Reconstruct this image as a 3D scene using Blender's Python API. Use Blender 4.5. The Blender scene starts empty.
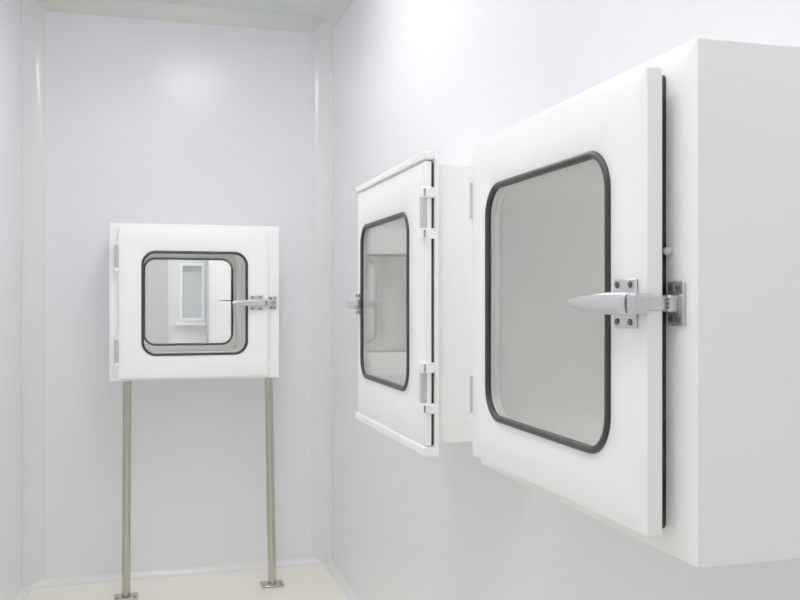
import bpy, bmesh, math
from mathutils import Vector, Matrix
S = bpy.context.scene
C = S.collection
PI = math.pi
R = math.radians

# ------------------------------------------------------------------ materials
def lin(c):
    return tuple(((v/255)/12.92 if v/255 <= .04045 else ((v/255+.055)/1.055)**2.4) for v in c) + (1,)

def mat(name, rgb, rough=.5, metal=0., spec=.5, var=.03, scale=6., bump=0., bscale=60., stretch=None, coat=0.):
    m = bpy.data.materials.new(name); m.use_nodes = True
    n = m.node_tree.nodes; l = m.node_tree.links
    b = n['Principled BSDF']
    b.inputs['Metallic'].default_value = metal
    b.inputs['Roughness'].default_value = rough
    b.inputs['Specular IOR Level'].default_value = spec
    b.inputs['Coat Weight'].default_value = coat
    b.inputs['Coat Roughness'].default_value = .12
    tc = n.new('ShaderNodeTexCoord'); mp = n.new('ShaderNodeMapping')
    l.new(tc.outputs['Object'], mp.inputs['Vector'])
    if stretch: mp.inputs['Scale'].default_value = stretch
    nz = n.new('ShaderNodeTexNoise'); nz.inputs['Scale'].default_value = scale; nz.inputs['Detail'].default_value = 3
    l.new(mp.outputs[0], nz.inputs['Vector'])
    mx = n.new('ShaderNodeMix'); mx.data_type = 'RGBA'
    a = lin(rgb)
    mx.inputs['A'].default_value = tuple(v*(1-var) for v in a[:3]) + (1,)
    mx.inputs['B'].default_value = tuple(min(1, v*(1+var)) for v in a[:3]) + (1,)
    l.new(nz.outputs['Fac'], mx.inputs['Factor']); l.new(mx.outputs['Result'], b.inputs['Base Color'])
    if bump:
        n2 = n.new('ShaderNodeTexNoise'); n2.inputs['Scale'].default_value = bscale; n2.inputs['Detail'].default_value = 2
        l.new(mp.outputs[0], n2.inputs['Vector'])
        bp = n.new('ShaderNodeBump'); bp.inputs['Strength'].default_value = bump; bp.inputs['Distance'].default_value = .002
        l.new(n2.outputs['Fac'], bp.inputs['Height']); l.new(bp.outputs[0], b.inputs['Normal'])
    return m

def glass_mat():
    m = bpy.data.materials.new('clear_glass'); m.use_nodes = True
    n = m.node_tree.nodes; l = m.node_tree.links; n.clear()
    o = n.new('ShaderNodeOutputMaterial'); mx = n.new('ShaderNodeMixShader')
    t = n.new('ShaderNodeBsdfTransparent'); t.inputs[0].default_value = (.965, .966, .967, 1)
    g = n.new('ShaderNodeBsdfGlossy'); g.inputs['Roughness'].default_value = .02
    f = n.new('ShaderNodeFresnel'); f.inputs[0].default_value = 1.45
    ge = n.new('ShaderNodeNewGeometry'); mi = n.new('ShaderNodeMix')      # same index from either face of the thin pane
    mi.inputs['A'].default_value = 1.45; mi.inputs['B'].default_value = 1/1.45
    l.new(ge.outputs['Backfacing'], mi.inputs['Factor']); l.new(mi.outputs['Result'], f.inputs[0])
    l.new(f.outputs[0], mx.inputs[0]); l.new(t.outputs[0], mx.inputs[1]); l.new(g.outputs[0], mx.inputs[2])
    l.new(mx.outputs[0], o.inputs[0])
    return m

def emit(name, rgb, s):
    m = bpy.data.materials.new(name); m.use_nodes = True
    n = m.node_tree.nodes; l = m.node_tree.links; n.clear()
    o = n.new('ShaderNodeOutputMaterial'); e = n.new('ShaderNodeEmission')
    e.inputs[0].default_value = rgb + (1,); e.inputs[1].default_value = s
    l.new(e.outputs[0], o.inputs[0])
    return m

M = dict(
    wall=mat('glossy_wall_panel', (229, 231, 235), .22, var=.01, scale=2, spec=.35),
    cove=mat('cove_aluminium_white', (225, 227, 227), .16, var=.01, spec=.6),
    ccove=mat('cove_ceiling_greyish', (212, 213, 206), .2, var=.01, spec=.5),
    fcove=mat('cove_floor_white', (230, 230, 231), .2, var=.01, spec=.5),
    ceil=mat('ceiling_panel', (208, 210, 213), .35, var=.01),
    floor=mat('cream_epoxy_floor', (247, 242, 225), .3, var=.02, scale=3, bump=.05, bscale=30),
    white=mat('white_powder_coat', (249, 249, 248), .36, var=.005, scale=40, bump=.02, bscale=400, spec=.4),
    liner=mat('light_grey_liner', (228, 227, 223), .42, var=.015, scale=5),
    rubber=mat('black_rubber', (10, 11, 16), .45, var=.1, scale=30),
    rubberg=mat('grey_rubber', (16, 17, 20), .45, var=.1, scale=30),
    chrome=mat('satin_chrome', (204, 204, 207), .28, metal=.8, var=.03, scale=20),
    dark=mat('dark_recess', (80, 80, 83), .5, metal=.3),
    hinge=mat('hinge_alloy', (188, 188, 190), .4, metal=.25),
    steel=mat('brushed_stainless_steel', (182, 178, 163), .2, metal=1.0, var=.05, scale=30, stretch=(8, 8, .3)),
    glass=glass_mat(),
    grey=mat('grey_partition', (185, 184, 183), .4, var=.01),
    bluegrey=mat('frosted_bluish_pane', (196, 205, 206), .3, var=.01),
    plastic=mat('lamp_frame_white', (235, 235, 235), .4),
)
M['lamp'] = emit('ceiling_lamp_diffuser', (1.0, .985, .97), 9.2)
M['fill_mid'] = emit('added_fill_panel_mid', (1.0, .985, .97), 7.0)
M['fill_rear'] = emit('added_fill_panel_rear', (1.0, .98, .955), 11.0)
M['fill_dim'] = emit('added_fill_panel_dim', (1.0, .985, .97), 3.2)
M['fill_right'] = emit('added_fill_panel_right', (1.0, .985, .97), 24.0)

# ------------------------------------------------------------------ helpers
def obj(name, bm, m, parent=None, smooth=False, bevel=0., seg=2):
    bmesh.ops.recalc_face_normals(bm, faces=bm.faces[:])
    me = bpy.data.meshes.new(name); bm.to_mesh(me); bm.free()
    o = bpy.data.objects.new(name, me); C.objects.link(o)
    me.materials.append(m)
    if bevel:
        md = o.modifiers.new('bevel', 'BEVEL'); md.width = bevel; md.segments = seg; md.limit_method = 'ANGLE'; md.angle_limit = R(40)
        md.harden_normals = False
    if smooth or bevel:
        for p in me.polygons: p.use_smooth = True
        me.set_sharp_from_angle(angle=R(38))
    if parent: o.parent = parent
    return o

def struct(name, bm, m, **k):
    o = obj(name, bm, m, **k)
    if not o.parent: o['kind'] = 'structure'
    return o

def box(bm, x0, x1, y0, y1, z0, z1):
    v = [bm.verts.new((x, y, z)) for x in (x0, x1) for y in (y0, y1) for z in (z0, z1)]
    for f in ((0, 1, 3, 2), (4, 6, 7, 5), (0, 4, 5, 1), (2, 3, 7, 6), (0, 2, 6, 4), (1, 5, 7, 3)):
        bm.faces.new([v[i] for i in f])

def cyl(bm, p0, p1, r0, r1=None, n=24, rings=None):
    """round bar from p0 to p1; rings = optional list of (t, radius)"""
    if r1 is None: r1 = r0
    p0 = Vector(p0); p1 = Vector(p1); d = (p1-p0); q = d.to_track_quat('Z', 'Y')
    rings = rings or [(0, r0), (1, r1)]
    L = []
    for t, r in rings:
        L.append([bm.verts.new(p0 + d*t + q @ Vector((r*math.cos(2*PI*i/n), r*math.sin(2*PI*i/n), 0))) for i in range(n)])
    for a, b in zip(L, L[1:]):
        for i in range(n): bm.faces.new((a[i], a[(i+1) % n], b[(i+1) % n], b[i]))
    bm.faces.new(L[0][::-1]); bm.faces.new(L[-1])

def rr(x0, x1, z0, z1, r, y, n=10):
    """points of a rounded rectangle in the xz plane at depth y"""
    r = max(r, 1e-5); P = []
    for cx, cz, a0 in ((x1-r, z1-r, 0), (x0+r, z1-r, PI/2), (x0+r, z0+r, PI), (x1-r, z0+r, 3*PI/2)):
        for i in range(n+1):
            a = a0 + PI/2*i/n
            P.append((cx+r*math.cos(a), y, cz+r*math.sin(a)))
    return P

def loft(bm, loops, close=True):
    L = [[bm.verts.new(p) for p in lp] for lp in loops]
    n = len(L[0])
    pairs = list(zip(L, L[1:])) + ([(L[-1], L[0])] if close else [])
    for a, b in pairs:
        for i in range(n): bm.faces.new((a[i], a[(i+1) % n], b[(i+1) % n], b[i]))
    return L

def off(rc, d): return (rc[0]-d, rc[1]+d, rc[2]-d, rc[3]+d)

def ring_panel(outer, ro, inner, ri, y0, y1, b=.003):
    """plate from y0 (front) to y1 (back) with a rounded hole and softened front edges"""
    bm = bmesh.new()
    loft(bm, [rr(*off(inner, 0), ri, y1), rr(*off(inner, 0), ri, y0+b), rr(*off(inner, b*.3), ri+b*.3, y0+b*.3), rr(*off(inner, b), ri+b, y0),
              rr(*off(outer, -b), max(ro-b, .0005), y0), rr(*off(outer, -b*.3), ro, y0+b*.3), rr(*off(outer, 0), ro, y0+b), rr(*outer, ro, y1)])
    return bm

def seal_ring(rc, r, y, w, h):
    """rubber profile with a half-round face, lying on plane y and bulging towards -y"""
    bm = bmesh.new(); loops = []
    k = 8
    for i in range(k+1):
        a = PI*i/k
        o_ = -w/2*(1-math.cos(a))            # runs from outer edge inwards
        loops.append(rr(*off(rc, o_), max(r+o_, .004), y - h*math.sin(a)))
    loops.append(rr(*off(rc, -w), max(r-w, .004), y+.004)); loops.append(rr(*rc, r, y+.004))
    loft(bm, loops)
    return bm

def empty(name, loc, rz, label, cat, group=None):
    o = bpy.data.objects.new(name, None); C.objects.link(o)
    o.location = loc; o.rotation_euler = (0, 0, rz); o.empty_display_size = .1
    o['label'] = label; o['category'] = cat
    if group: o['group'] = group
    return o

# ------------------------------------------------------------------ latch & hinge (children of the door)
def latch(door, case, x_edge, yd, yc, z, s=1, keeper=True, x_keep=None):
    """x_edge: door edge; s=+1 the lever points to -x (latch on right edge); yd: door face, yc: casing face"""
    X = lambda d: x_edge + s*d
    def bx(bm, a, b, y0, y1, z0, z1):
        a, b = sorted((X(a), X(b))); box(bm, a, b, y0, y1, z0, z1)
    bm = bmesh.new()                                               # H-shaped mounting plate
    bx(bm, -.090, -.024, yd-.004, yd, z-.037, z+.037)
    o = obj('latch_plate', bm, M['chrome'], door, bevel=.003)
    for dx in (-.078, -.040):
        for dz in (-.028, .028):
            bm = bmesh.new(); cyl(bm, (X(dx), yd-.003, z+dz), (X(dx), yd-.0065, z+dz), .0058, .0045, 16)
            box(bm, X(dx)-.0042, X(dx)+.0042, yd-.0068, yd-.0060, z+dz-.0008, z+dz+.0008)
            obj('screw', bm, M['dark'], o, smooth=True)
    bm = bmesh.new()                                               # raised housing
    bx(bm, -.088, -.016, yd-.024, yd-.004, z-.017, z+.017)
    obj('latch_body', bm, M['chrome'], door, bevel=.005, seg=3)
    # tapered lever handle, lofted section by section
    bm = bmesh.new(); secs = []
    for d, hz, hy, yy in ((-.015, .0145, .005, -.024), (-.018, .0160, .006, -.026), (-.030, .0160, .006, -.028), (-.060, .0165, .008, -.029), (-.085, .0160, .008, -.030), (-.105, .0135, .007, -.031),
                          (-.135, .0115, .006, -.033), (-.158, .0095, .005, -.034), (-.173, .0070, .004, -.035), (-.178, .0040, .003, -.035)):
        secs.append([(X(d), yd+yy+hy*math.cos(2*PI*i/20)*(1 if abs(math.cos(2*PI*i/20)) < .9 else .95), z+hz*math.copysign(abs(math.sin(2*PI*i/20))**.7, math.sin(2*PI*i/20))) for i in range(20)])
    L = loft(bm, secs, close=False); bm.faces.new(L[0]); bm.faces.new(L[-1])
    obj('latch_lever', bm, M['chrome'], door, smooth=True)
    bm = bmesh.new(); bx(bm, -.016, -.006, yd-.024, yd-.004, z-.0115, z+.0115)     # dark block, painted-in shade of the gap between lever and collar
    obj('gap_shade', bm, M['dark'], door, bevel=.003)
    bm = bmesh.new(); bx(bm, -.009, .013, yd-.029, yd-.002, z-.0150, z+.0150)       # squared pivot collar over the door edge
    obj('pivot_collar', bm, M['chrome'], door, bevel=.0045, seg=3)
    bm = bmesh.new(); bx(bm, -.003, .007, yd-.0300, yd-.0288, z-.0095, z+.0095)
    obj('collar_slot', bm, M['hinge'], door, bevel=.0005)
    # arm that reaches across the gap to the keeper
    k0 = .018 if x_keep is None else x_keep
    bm = bmesh.new()
    a0 = Vector((X(.002), yd-.014, 0)); a1 = Vector((X(k0+.018), yc-.012, 0)); dr = (a1-a0).normalized(); nn = Vector((-dr.y, dr.x, 0))*.004
    v = [bm.verts.new((p.x+q.x, p.y+q.y, z+h)) for p in (a0, a1) for q in (nn, -nn) for h in (-.0105, .0105)]
    for f in ((0, 1, 3, 2), (4, 6, 7, 5), (0, 4, 5, 1), (2, 3, 7, 6), (0, 2, 6, 4), (1, 5, 7, 3)): bm.faces.new([v[i] for i in f])
    obj('latch_arm', bm, M['chrome'], door, bevel=.002)
    # keeper on the casing
    bm = bmesh.new(); bx(bm, k0, k0+.042, yc-.005, yc, z-.033, z+.033)
    kp = obj('keeper_plate', bm, M['chrome'], case, bevel=.003)
    bm = bmesh.new(); bx(bm, k0+.006, k0+.028, yc-.020, yc-.004, z-.0125, z+.0125)
    obj('keeper_bridge', bm, M['chrome'], kp, bevel=.003)
    bm = bmesh.new()
    for h in (-.006, 0, .006): bx(bm, k0+.020, k0+.029, yc-.0208, yc-.0195, z+h-.0018, z+h+.0018)
    obj('keeper_slot', bm, M['dark'], kp)
    for dx in (.011, .029):
        for dz in (-.023, .023):
            bm = bmesh.new(); cyl(bm, (X(k0+dx), yc-.004, z+dz), (X(k0+dx), yc-.0075, z+dz), .0056, .0042, 16)
            obj('screw', bm, M['dark'], kp, smooth=True)

def edge_hinge(door, x, y, z0, z1, s):
    """hinge bridging the seam: leaf on the door, a lug at either end reaching over to the frame"""
    bm = bmesh.new(); a, b = sorted((x+s*.014, x-s*.003)); box(bm, a, b, y-.011, y+.004, z0+.006, z1-.006)
    o = obj('hinge', bm, M['hinge'], door, bevel=.003)
    for p, q in ((z0, z0+.028), (z1-.028, z1)):
        bm = bmesh.new(); a, b = sorted((x+s*.018, x-s*.010)); box(bm, a, b, y-.014, y+.002, p, q)
        a, b = sorted((x+s*.000, x-s*.010)); box(bm, a, b, y-.010, y+.025, p+.001, q-.001)
        obj('hinge_lug', bm, M['white'], o, bevel=.004, seg=3)

def hinge(door, x, y, z0, z1, s, r=.008, of=.004, m='hinge'):
    """lift-off hinge: knuckle barrel with a leaf towards the door and a leaf towards the casing"""
    bm = bmesh.new(); L = z1-z0
    box(bm, *sorted((x-s*.003, x+s*(of+r*.6))), y-.006, y+.004, z0, z1)
    o = obj('hinge', bm, M[m], door, bevel=.002)
    bm = bmesh.new(); cyl(bm, (x+s*of, y-.009, z0+.004), (x+s*of, y-.009, z1-.004), r, n=20)
    obj('hinge_barrel', bm, M[m], o, smooth=True)
    for a, b in ((z0-.004, z0+.012), (z1-.012, z1+.004)):
        bm = bmesh.new(); cyl(bm, (x+s*of, y-.009, a), (x+s*of, y-.009, b), r*1.15, n=20)
        obj('hinge_knuckle', bm, M['white'], o, smooth=True)

# ------------------------------------------------------------------ the pass boxes
# local frame: x to the right as seen facing the box, y into the wall, z up; y = 0 is the front of the casing
def pass_box(loc, rz, label, case, door, win, depth, flip=False, proud=.05, dthick=.026, flange=None, seal_back=.03,
             hingez=(.62, .16), ringw=.014, ringh=.006, ringr=.07, latch_z=0., rear_win=None, seal_mat='rubber',
             keep=.008, hinge_len=.132, hinge_r=.008, hinge_off=.010, hinge_mat='hinge'):
    root = empty('pass_box', loc, rz, label, 'pass box', 'white pass boxes set in the walls')
    wi = off(win, -.004)
    hole = off(win, -.010)
    rw = rear_win or win
    # casing: tube through the wall, front frame face, chamber opening
    bm = bmesh.new()
    op = off(win, .030)
    b = .004
    D = depth
    oc = off(op, .004)
    loft(bm, [rr(*oc, .05, .03), rr(*oc, .05, 0), rr(*off(case, -b), .004, 0), rr(*off(case, -b*.3), .004, b*.3), rr(*case, .004, b),
              rr(*case, .004, D-b), rr(*off(case, -b), .004, D), rr(*oc, .05, D), rr(*oc, .05, D-.03)], close=False)
    cs = obj('casing', bm, M['white'], root, smooth=True)
    bm = bmesh.new()                                              # inner chamber
    g = proud - dthick
    loft(bm, [rr(*op, .05, -g), rr(*op, .05, D+g), rr(*off(op, .002), .05, D+g), rr(*off(op, .002), .05, -g)])
    obj('chamber_liner', bm, M['liner'], root, smooth=True)
    def make_door(name, y, sgn, w, dr, sealm):
        """y: outer face, sgn=+1 faces -y (front) / -1 faces +y (rear)"""
        h_ = off(w, -.010)
        bm = ring_panel(dr, .004, h_, ringr-.010, 0, dthick)
        if sgn < 0: bmesh.ops.scale(bm, vec=(1, -1, 1), verts=bm.verts[:])
        bmesh.ops.translate(bm, vec=(0, y, 0), verts=bm.verts[:])
        d = obj(name, bm, M['white'], root, smooth=True)
        bm = seal_ring(w, ringr, 0, ringw, ringh)
        if sgn < 0: bmesh.ops.scale(bm, vec=(1, -1, 1), verts=bm.verts[:])
        bmesh.ops.translate(bm, vec=(0, y, 0), verts=bm.verts[:])
        obj('window_seal', bm, M[sealm], d, smooth=True)
        if sgn < 0:                                               # lip of the rubber on the chamber side
            bm = seal_ring(off(w, -.001), ringr, 0, .011, .004); bmesh.ops.translate(bm, vec=(0, y-dthick, 0), verts=bm.verts[:])
            obj('inner_seal', bm, M['rubberg'], d, smooth=True)
        bm = bmesh.new()
        g = off(w, -.009)
        L = loft(bm, [rr(*g, ringr-.009, y+sgn*.006), rr(*g, ringr-.009, y+sgn*.011)], close=False)
        bm.faces.new(L[0]); bm.faces.new(L[1])
        obj('glass_pane', bm, M['glass'], d)
        # compression seal between door and casing
        yy0, yy1 = sorted((y+sgn*dthick, 0 if sgn > 0 else D))
        sb = (dr[0]+seal_back, dr[1]-seal_back, dr[2]+.001, dr[3]-.001)
        bm = bmesh.new()
        loft(bm, [rr(*sb, .01, yy0), rr(*sb, .01, yy1), rr(*off(sb, -.016), .01, yy1), rr(*off(sb, -.016), .01, yy0)])
        obj('door_seal', bm, M['rubber'], d, smooth=True)
        return d
    dr = make_door('door', -proud, 1, win, door, seal_mat)
    # rear door
    rd = make_door('rear_door', D+proud, -1, rw, door, 'rubberg')
    s = -1 if flip else 1
    xe = door[0] if flip else door[1]
    xh = door[1] if flip else door[0]
    zc = (case[2]+case[3])/2 + latch_z
    latch(dr, cs, xe-(.034 if flip else 0), -proud, 0 if not flange else flange['y'], zc, s, x_keep=flange.get('keep') if flange else keep)
    H = case[3]-case[2]
    for zz in hingez:
        if flange: edge_hinge(dr, xh, -proud, case[2]+H*zz, case[2]+H*zz+.132, s)
        else: hinge(dr, xh, -proud+.008, case[2]+H*zz, case[2]+H*zz+hinge_len, -s, hinge_r, hinge_off, hinge_mat)
    # rear latch lever and plate, seen through the glass
    bm = bmesh.new(); yb = D+proud
    box(bm, xe-s*.03-.03, xe-s*.03+.03, yb, yb+.006, zc-.035, zc+.035)
    lp = obj('latch_plate', bm, M['chrome'], rd, bevel=.003)
    bm = bmesh.new()
    cyl(bm, (xe-s*.03, yb+.03, zc+.012), (xe-s*.160, yb+.038, zc+.014), .008, .006, 20)
    cyl(bm, (xe-s*.03, yb, zc), (xe-s*.03, yb+.032, zc), .012, .012, 20)
    obj('latch_lever', bm, M['chrome'], rd, smooth=True)
    if flange:
        f = flange['rect']; y = flange['y']
        bm = ring_panel(f, .003, off(case, -.012), .004, y, 0, .003)
        obj('front_flange', bm, M['white'], root, smooth=True)
        for a, bb in ((f[3]-.020, f[3]), (f[2], f[2]+.024)):       # projecting lips above and below the door
            bm = bmesh.new(); box(bm, f[0]+.026, f[1]-.012, -proud-.005, y+.001, a, bb)
            obj('flange_lip', bm, M['white'], root, bevel=.004, seg=3)
    return root, cs, dr

DEPTH = .85
# box on the far wall, standing on two steel legs. Casing face at Y = 4.50
far_root, far_case, far_door = pass_box(
    (.2555, 4.50, 1.44), 0, 'white pass box on the end wall, standing on two steel legs',
    (-.4045, .4045, -.378, .378), (-.362, .345, -.366, .360), (-.259, .247, -.259, .247), DEPTH,
    proud=.035, dthick=.026, seal_back=.02, hingez=(.70, .105), ringw=.0135, ringh=.006, ringr=.068, seal_mat='rubberg',
    rear_win=(-.250, .262, -.255, .256), latch_z=-.004)
# large box on the right wall, nearest the camera. Casing face at X = .75
near_root, near_case, near_door = pass_box(
    (.75, 1.5225, 1.446), -PI/2, 'largest pass box, nearest on the right wall, with its plain side panel showing',
    (-.4225, .4225, -.374, .374), (-.3425, .3740, -.339, .342), (-.2535, .2695, -.246, .246), DEPTH,
    proud=.05, dthick=.024, seal_back=.030, hingez=(.727, .157), ringw=.0135, ringh=.007, latch_z=-.001,
    keep=-.020, hinge_len=.105, hinge_r=.0035, hinge_off=.001, hinge_mat='hinge')
# middle box on the right wall, hinges on its near side
mid_root, mid_case, mid_door = pass_box(
    (.720, 2.545, 1.441), -PI/2, 'middle pass box on the right wall, hinges on its near side',
    (-.400, .374, -.355, .355), (-.372, .370, -.362, .362), (-.320, .229, -.243, .252), DEPTH,
    flip=True, proud=.030, dthick=.016, seal_back=.003, hingez=(.73, .105), ringw=.0145, ringh=.006, ringr=.066,
    flange=dict(rect=(-.412, .390, -.388, .386), y=-.006, keep=-.002), latch_z=-.004, seal_mat='rubberg')

# little steel screw on the near casing beside the seam, and one inside its chamber
bm = bmesh.new()
cyl(bm, (.357, 0, .076), (.357, -.014, .076), .006, n=18, rings=[(0, .006), (.5, .0065), (.85, .005), (1, .002)])
obj('screw_head', bm, M['chrome'], near_case, smooth=True)

# steel legs of the end-wall box
for xt, xb in ((-.3250, -.3300), (.3630, .3810)):
    bm = bmesh.new()
    cyl(bm, (xt, .08, -.378), (xb, .08, -1.432), .0205, n=32)
    lg = obj('leg', bm, M['steel'], far_root, smooth=True)
    bm = bmesh.new(); box(bm, xb-.056, xb+.056, .08-.045, .08+.045, -1.44, -1.430)
    fp = obj('foot_plate', bm, M['steel'], lg, bevel=.002)
    for sx in (-.042, .042):
        bm = bmesh.new(); cyl(bm, (xb+sx, .055, -1.431), (xb+sx, .055, -1.424), .007, n=6)
        obj('bolt', bm, M['steel'], fp)

# ------------------------------------------------------------------ room shell
XL, XR, YB, YF, ZC = -.578, 1.0, 4.90, -1.6, 3.0
XE, YE = 3.0, 7.5          # outer limits of the neighbouring rooms
T = .10
def wall_grid(us, vs, holes, mk):
    """rectangular wall with rectangular holes as one mesh of cells"""
    bm = bmesh.new()
    for u0, u1 in zip(us, us[1:]):
        for v0, v1 in zip(vs, vs[1:]):
            if not any(h[0] <= (u0+u1)/2 <= h[1] and h[2] <= (v0+v1)/2 <= h[3] for h in holes):
                mk(bm, u0, u1, v0, v1)
    bmesh.ops.remove_doubles(bm, verts=bm.verts[:], dist=1e-5)
    # drop the doubled inner faces between neighbouring cells
    bm.verts.index_update(); seen = {}
    for f in bm.faces:
        k = tuple(sorted(v.index for v in f.verts)); seen.setdefault(k, []).append(f)
    bmesh.ops.delete(bm, geom=[f for fs in seen.values() if len(fs) > 1 for f in fs], context='FACES_ONLY')
    return bm
def prep(bm): bm.verts.index_update(); return bm

def wall_y(name, y0, y1, x0, x1, holes, m):
    us = sorted({x0, x1, *[h[0] for h in holes], *[h[1] for h in holes]}); vs = sorted({0, ZC, *[h[2] for h in holes], *[h[3] for h in holes]})
    struct(name, wall_grid(us, vs, holes, lambda bm, a, b, c, d: box(bm, a, b, y0, y1, c, d)), m)
def wall_x(name, x0, x1, y0, y1, holes, m):
    us = sorted({y0, y1, *[h[0] for h in holes], *[h[1] for h in holes]}); vs = sorted({0, ZC, *[h[2] for h in holes], *[h[3] for h in holes]})
    struct(name, wall_grid(us, vs, holes, lambda bm, a, b, c, d: box(bm, x0, x1, a, b, c, d)), m)

e = .0005
wall_y('wall_back', YB, YB+T, XL-T, XE, [(.2555-.4045-e, .2555+.4045+e, 1.44-.378-e, 1.44+.378+e)], M['wall'])
wall_x('wall_right', XR, XR+T, YF, YB, [(1.5225-.4225-e, 1.5225+.4225+e, 1.446-.374-e, 1.446+.374+e),
                                        (2.545-.374-e, 2.545+.400+e, 1.441-.355-e, 1.441+.355+e)], M['wall'])
wall_x('wall_left', XL-T, XL, YF, YB, [], M['wall'])
wall_y('wall_front', YF-T, YF, XL-T, XE, [], M['wall'])
wall_x('wall_right_outer', XE, XE+T, YF-T, YE+T, [], M['wall'])
wall_x('wall_left_outer', XL-T, XL, YB+T, YE, [], M['wall'])
bm = bmesh.new(); box(bm, XL-T, XE+T, YF-T, YE+T, -.1, 0); struct('floor', bm, M['floor'])
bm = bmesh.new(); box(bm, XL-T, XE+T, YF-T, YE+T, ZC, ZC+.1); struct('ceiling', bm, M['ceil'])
# neighbouring room behind the end wall: window opening with frame, sill and pane
wx0, wx1, wz0, wz1 = .31, .47, 1.30, 1.73
wall_y('wall_far', YE, YE+T, XL-T, XE, [(wx0, wx1, wz0, wz1)], M['wall'])
bm = ring_panel((wx0-.018, wx1+.018, wz0-.018, wz1+.018), .003, off((wx0, wx1, wz0, wz1), -.004), .003, 0, .03)
bmesh.ops.translate(bm, vec=(0, YE-.02, 0), verts=bm.verts[:]); w1 = struct('window_1', bm, M['white'])
bm = bmesh.new(); box(bm, wx0, wx1, YE+.03, YE+.04, wz0, wz1); struct('window_pane', bm, M['bluegrey'], parent=w1)
bm = bmesh.new(); box(bm, wx0-.05, wx1+.05, YE-.05, YE, wz0-.055, wz0-.03); struct('window_sill', bm, M['white'], parent=w1, bevel=.003)
# grey pilaster and a nearer partition in that room
bm = bmesh.new(); box(bm, .03, .20, YE-.06, YE, 0, ZC); struct('trim_12', bm, M['grey'])
bm = bmesh.new(); box(bm, .50, 1.10, 7.1, 7.2, 0, ZC); struct('wall_partition', bm, M['wall'])
bm = bmesh.new(); box(bm, .485, .50, 7.09, 7.21, 0, ZC); struct('trim_13', bm, M['grey'])

# ------------------------------------------------------------------ rounded coves
def cove_profile(r, lip=.0012, n=14):
    """corner at (0,0), material fills the corner towards +u,+v; concave face"""
    P = [(0, 0), (r+.004, 0), (r+.004, lip)]
    for i in range(n+1):
        a = -PI/2 - PI/2*i/n
        P.append((r + (r-lip)*math.cos(a), r + (r-lip)*math.sin(a)))
    P += [(lip, r+.004), (0, r+.004)]
    return P
def cove(name, r, f, a, b, m):
    """f(u, v, t) -> point; runs from t=a to t=b"""
    P = cove_profile(r); bm = bmesh.new()
    A = [bm.verts.new(f(u, v, a)) for u, v in P]; B = [bm.verts.new(f(u, v, b)) for u, v in P]
    n = len(P)
    for i in range(n): bm.faces.new((A[i], A[(i+1) % n], B[(i+1) % n], B[i]))
    bm.faces.new(A); bm.faces.new(B[::-1])
    return struct(name, bm, m, smooth=True)
rv, rc, rf = .10, .075, .040
cove('trim_1', rv, lambda u, v, t: (XR-u, YB-v, t), 0, ZC, M['cove'])
cove('trim_2', rv, lambda u, v, t: (XL+u, YB-v, t), 0, ZC, M['cove'])
cove('trim_3', rv, lambda u, v, t: (XR-u, YF+v, t), 0, ZC, M['cove'])
cove('trim_4', rv, lambda u, v, t: (XL+u, YF+v, t), 0, ZC, M['cove'])
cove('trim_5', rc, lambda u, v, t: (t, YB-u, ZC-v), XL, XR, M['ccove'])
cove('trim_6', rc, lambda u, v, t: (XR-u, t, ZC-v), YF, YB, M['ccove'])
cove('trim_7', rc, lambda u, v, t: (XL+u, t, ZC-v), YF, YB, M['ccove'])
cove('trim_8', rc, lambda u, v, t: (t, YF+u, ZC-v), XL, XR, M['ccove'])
cove('baseboard_back', rf, lambda u, v, t: (t, YB-u, v), XL, XR, M['fcove'])
cove('baseboard_right', rf, lambda u, v, t: (XR-u, t, v), YF, YB, M['fcove'])
cove('baseboard_left', rf, lambda u, v, t: (XL+u, t, v), YF, YB, M['fcove'])
cove('baseboard_front', rf, lambda u, v, t: (t, YF+u, v), XL, XR, M['fcove'])
cove('baseboard_far', rf, lambda u, v, t: (t, YE-u, v), XL, XE, M['fcove'])

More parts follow.
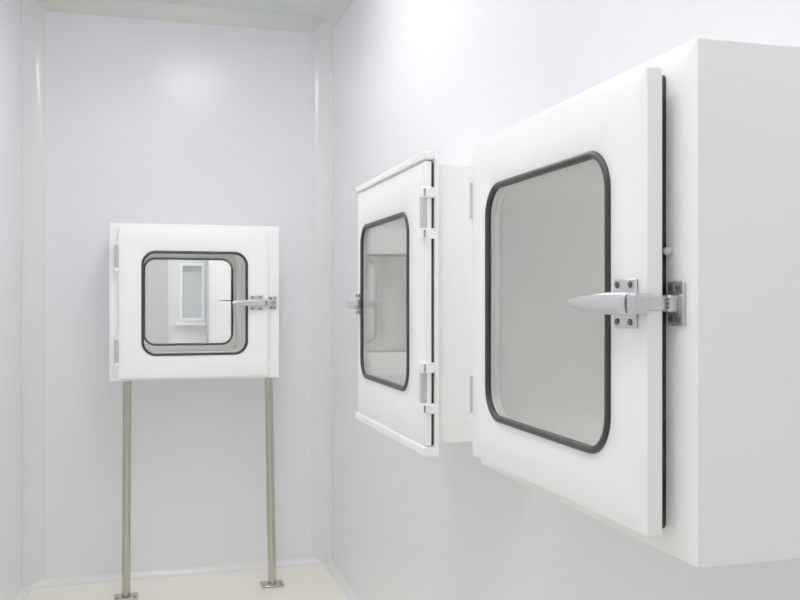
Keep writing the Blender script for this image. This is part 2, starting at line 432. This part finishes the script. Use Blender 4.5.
# ------------------------------------------------------------------ ceiling lights (modelled fixtures; all after the first are added fill)
def light(x, y, w, l, label, lm):
    o = empty('ceiling_light', (x, y, ZC), 0, label, 'light', 'recessed ceiling light panels')
    outer = (-w/2-.02, w/2+.02, -l/2-.02, l/2+.02)
    bm = ring_panel(outer, .006, (-w/2, w/2, -l/2, l/2), .004, 0, .014, .003)
    bmesh.ops.rotate(bm, cent=(0, 0, 0), matrix=Matrix.Rotation(PI/2, 3, 'X'), verts=bm.verts[:])   # front (-y) turns to -z
    bmesh.ops.translate(bm, vec=(0, 0, -.0142), verts=bm.verts[:])
    obj('frame', bm, M['plastic'], o, smooth=True)
    bm = bmesh.new(); box(bm, -w/2, w/2, -l/2, l/2, -.008, -.001)
    obj('diffuser', bm, lm, o)
light(.33, 3.15, .36, 1.10, 'recessed ceiling panel above the middle pass box', M['lamp'])
light(-.05, 1.20, .36, 1.30, 'added ceiling panel, fill light for the nearest pass box', M['fill_mid'])  # added source, set to the left to brighten the near door
light(.24, -.80, .30, 1.10, 'added weak ceiling panel near the front wall, fill light', M['fill_dim'])  # added weak fill from behind the camera
light(.60, 6.20, 1.2, .60, 'added ceiling panel, fill light for the room behind the end wall', M['fill_rear'])  # added source so the next room shows lit through the end-wall box
light(2.0, 2.20, .60, 2.0, 'added unseen panel behind the right wall, fill light for the chambers', M['fill_right'])  # added unseen source, brightens the right-wall chambers through their rear windows

W = bpy.data.worlds.new('world'); S.world = W; W.use_nodes = True
W.node_tree.nodes['Background'].inputs[0].default_value = (.8, .83, .9, 1)
W.node_tree.nodes['Background'].inputs[1].default_value = .3

# ------------------------------------------------------------------ camera
cam = bpy.data.cameras.new('camera'); co = bpy.data.objects.new('camera', cam); C.objects.link(co)
cam.sensor_width = 36; cam.lens = 900/800*36; cam.clip_start = .02
co.location = (0, 0, 1.45); co.rotation_euler = (PI/2, 0, -math.atan(258/900))
S.camera = co

S.view_settings.view_transform = 'Standard'
S.view_settings.exposure = 0.60
S.view_settings.gamma = 1.38
S.cycles.use_denoising = True
S.cycles.max_bounces = 14; S.cycles.diffuse_bounces = 8; S.cycles.glossy_bounces = 6; S.cycles.transparent_max_bounces = 24
S.cycles.sample_clamp_indirect = 6
S.cycles.caustics_reflective = False; S.cycles.caustics_refractive = False
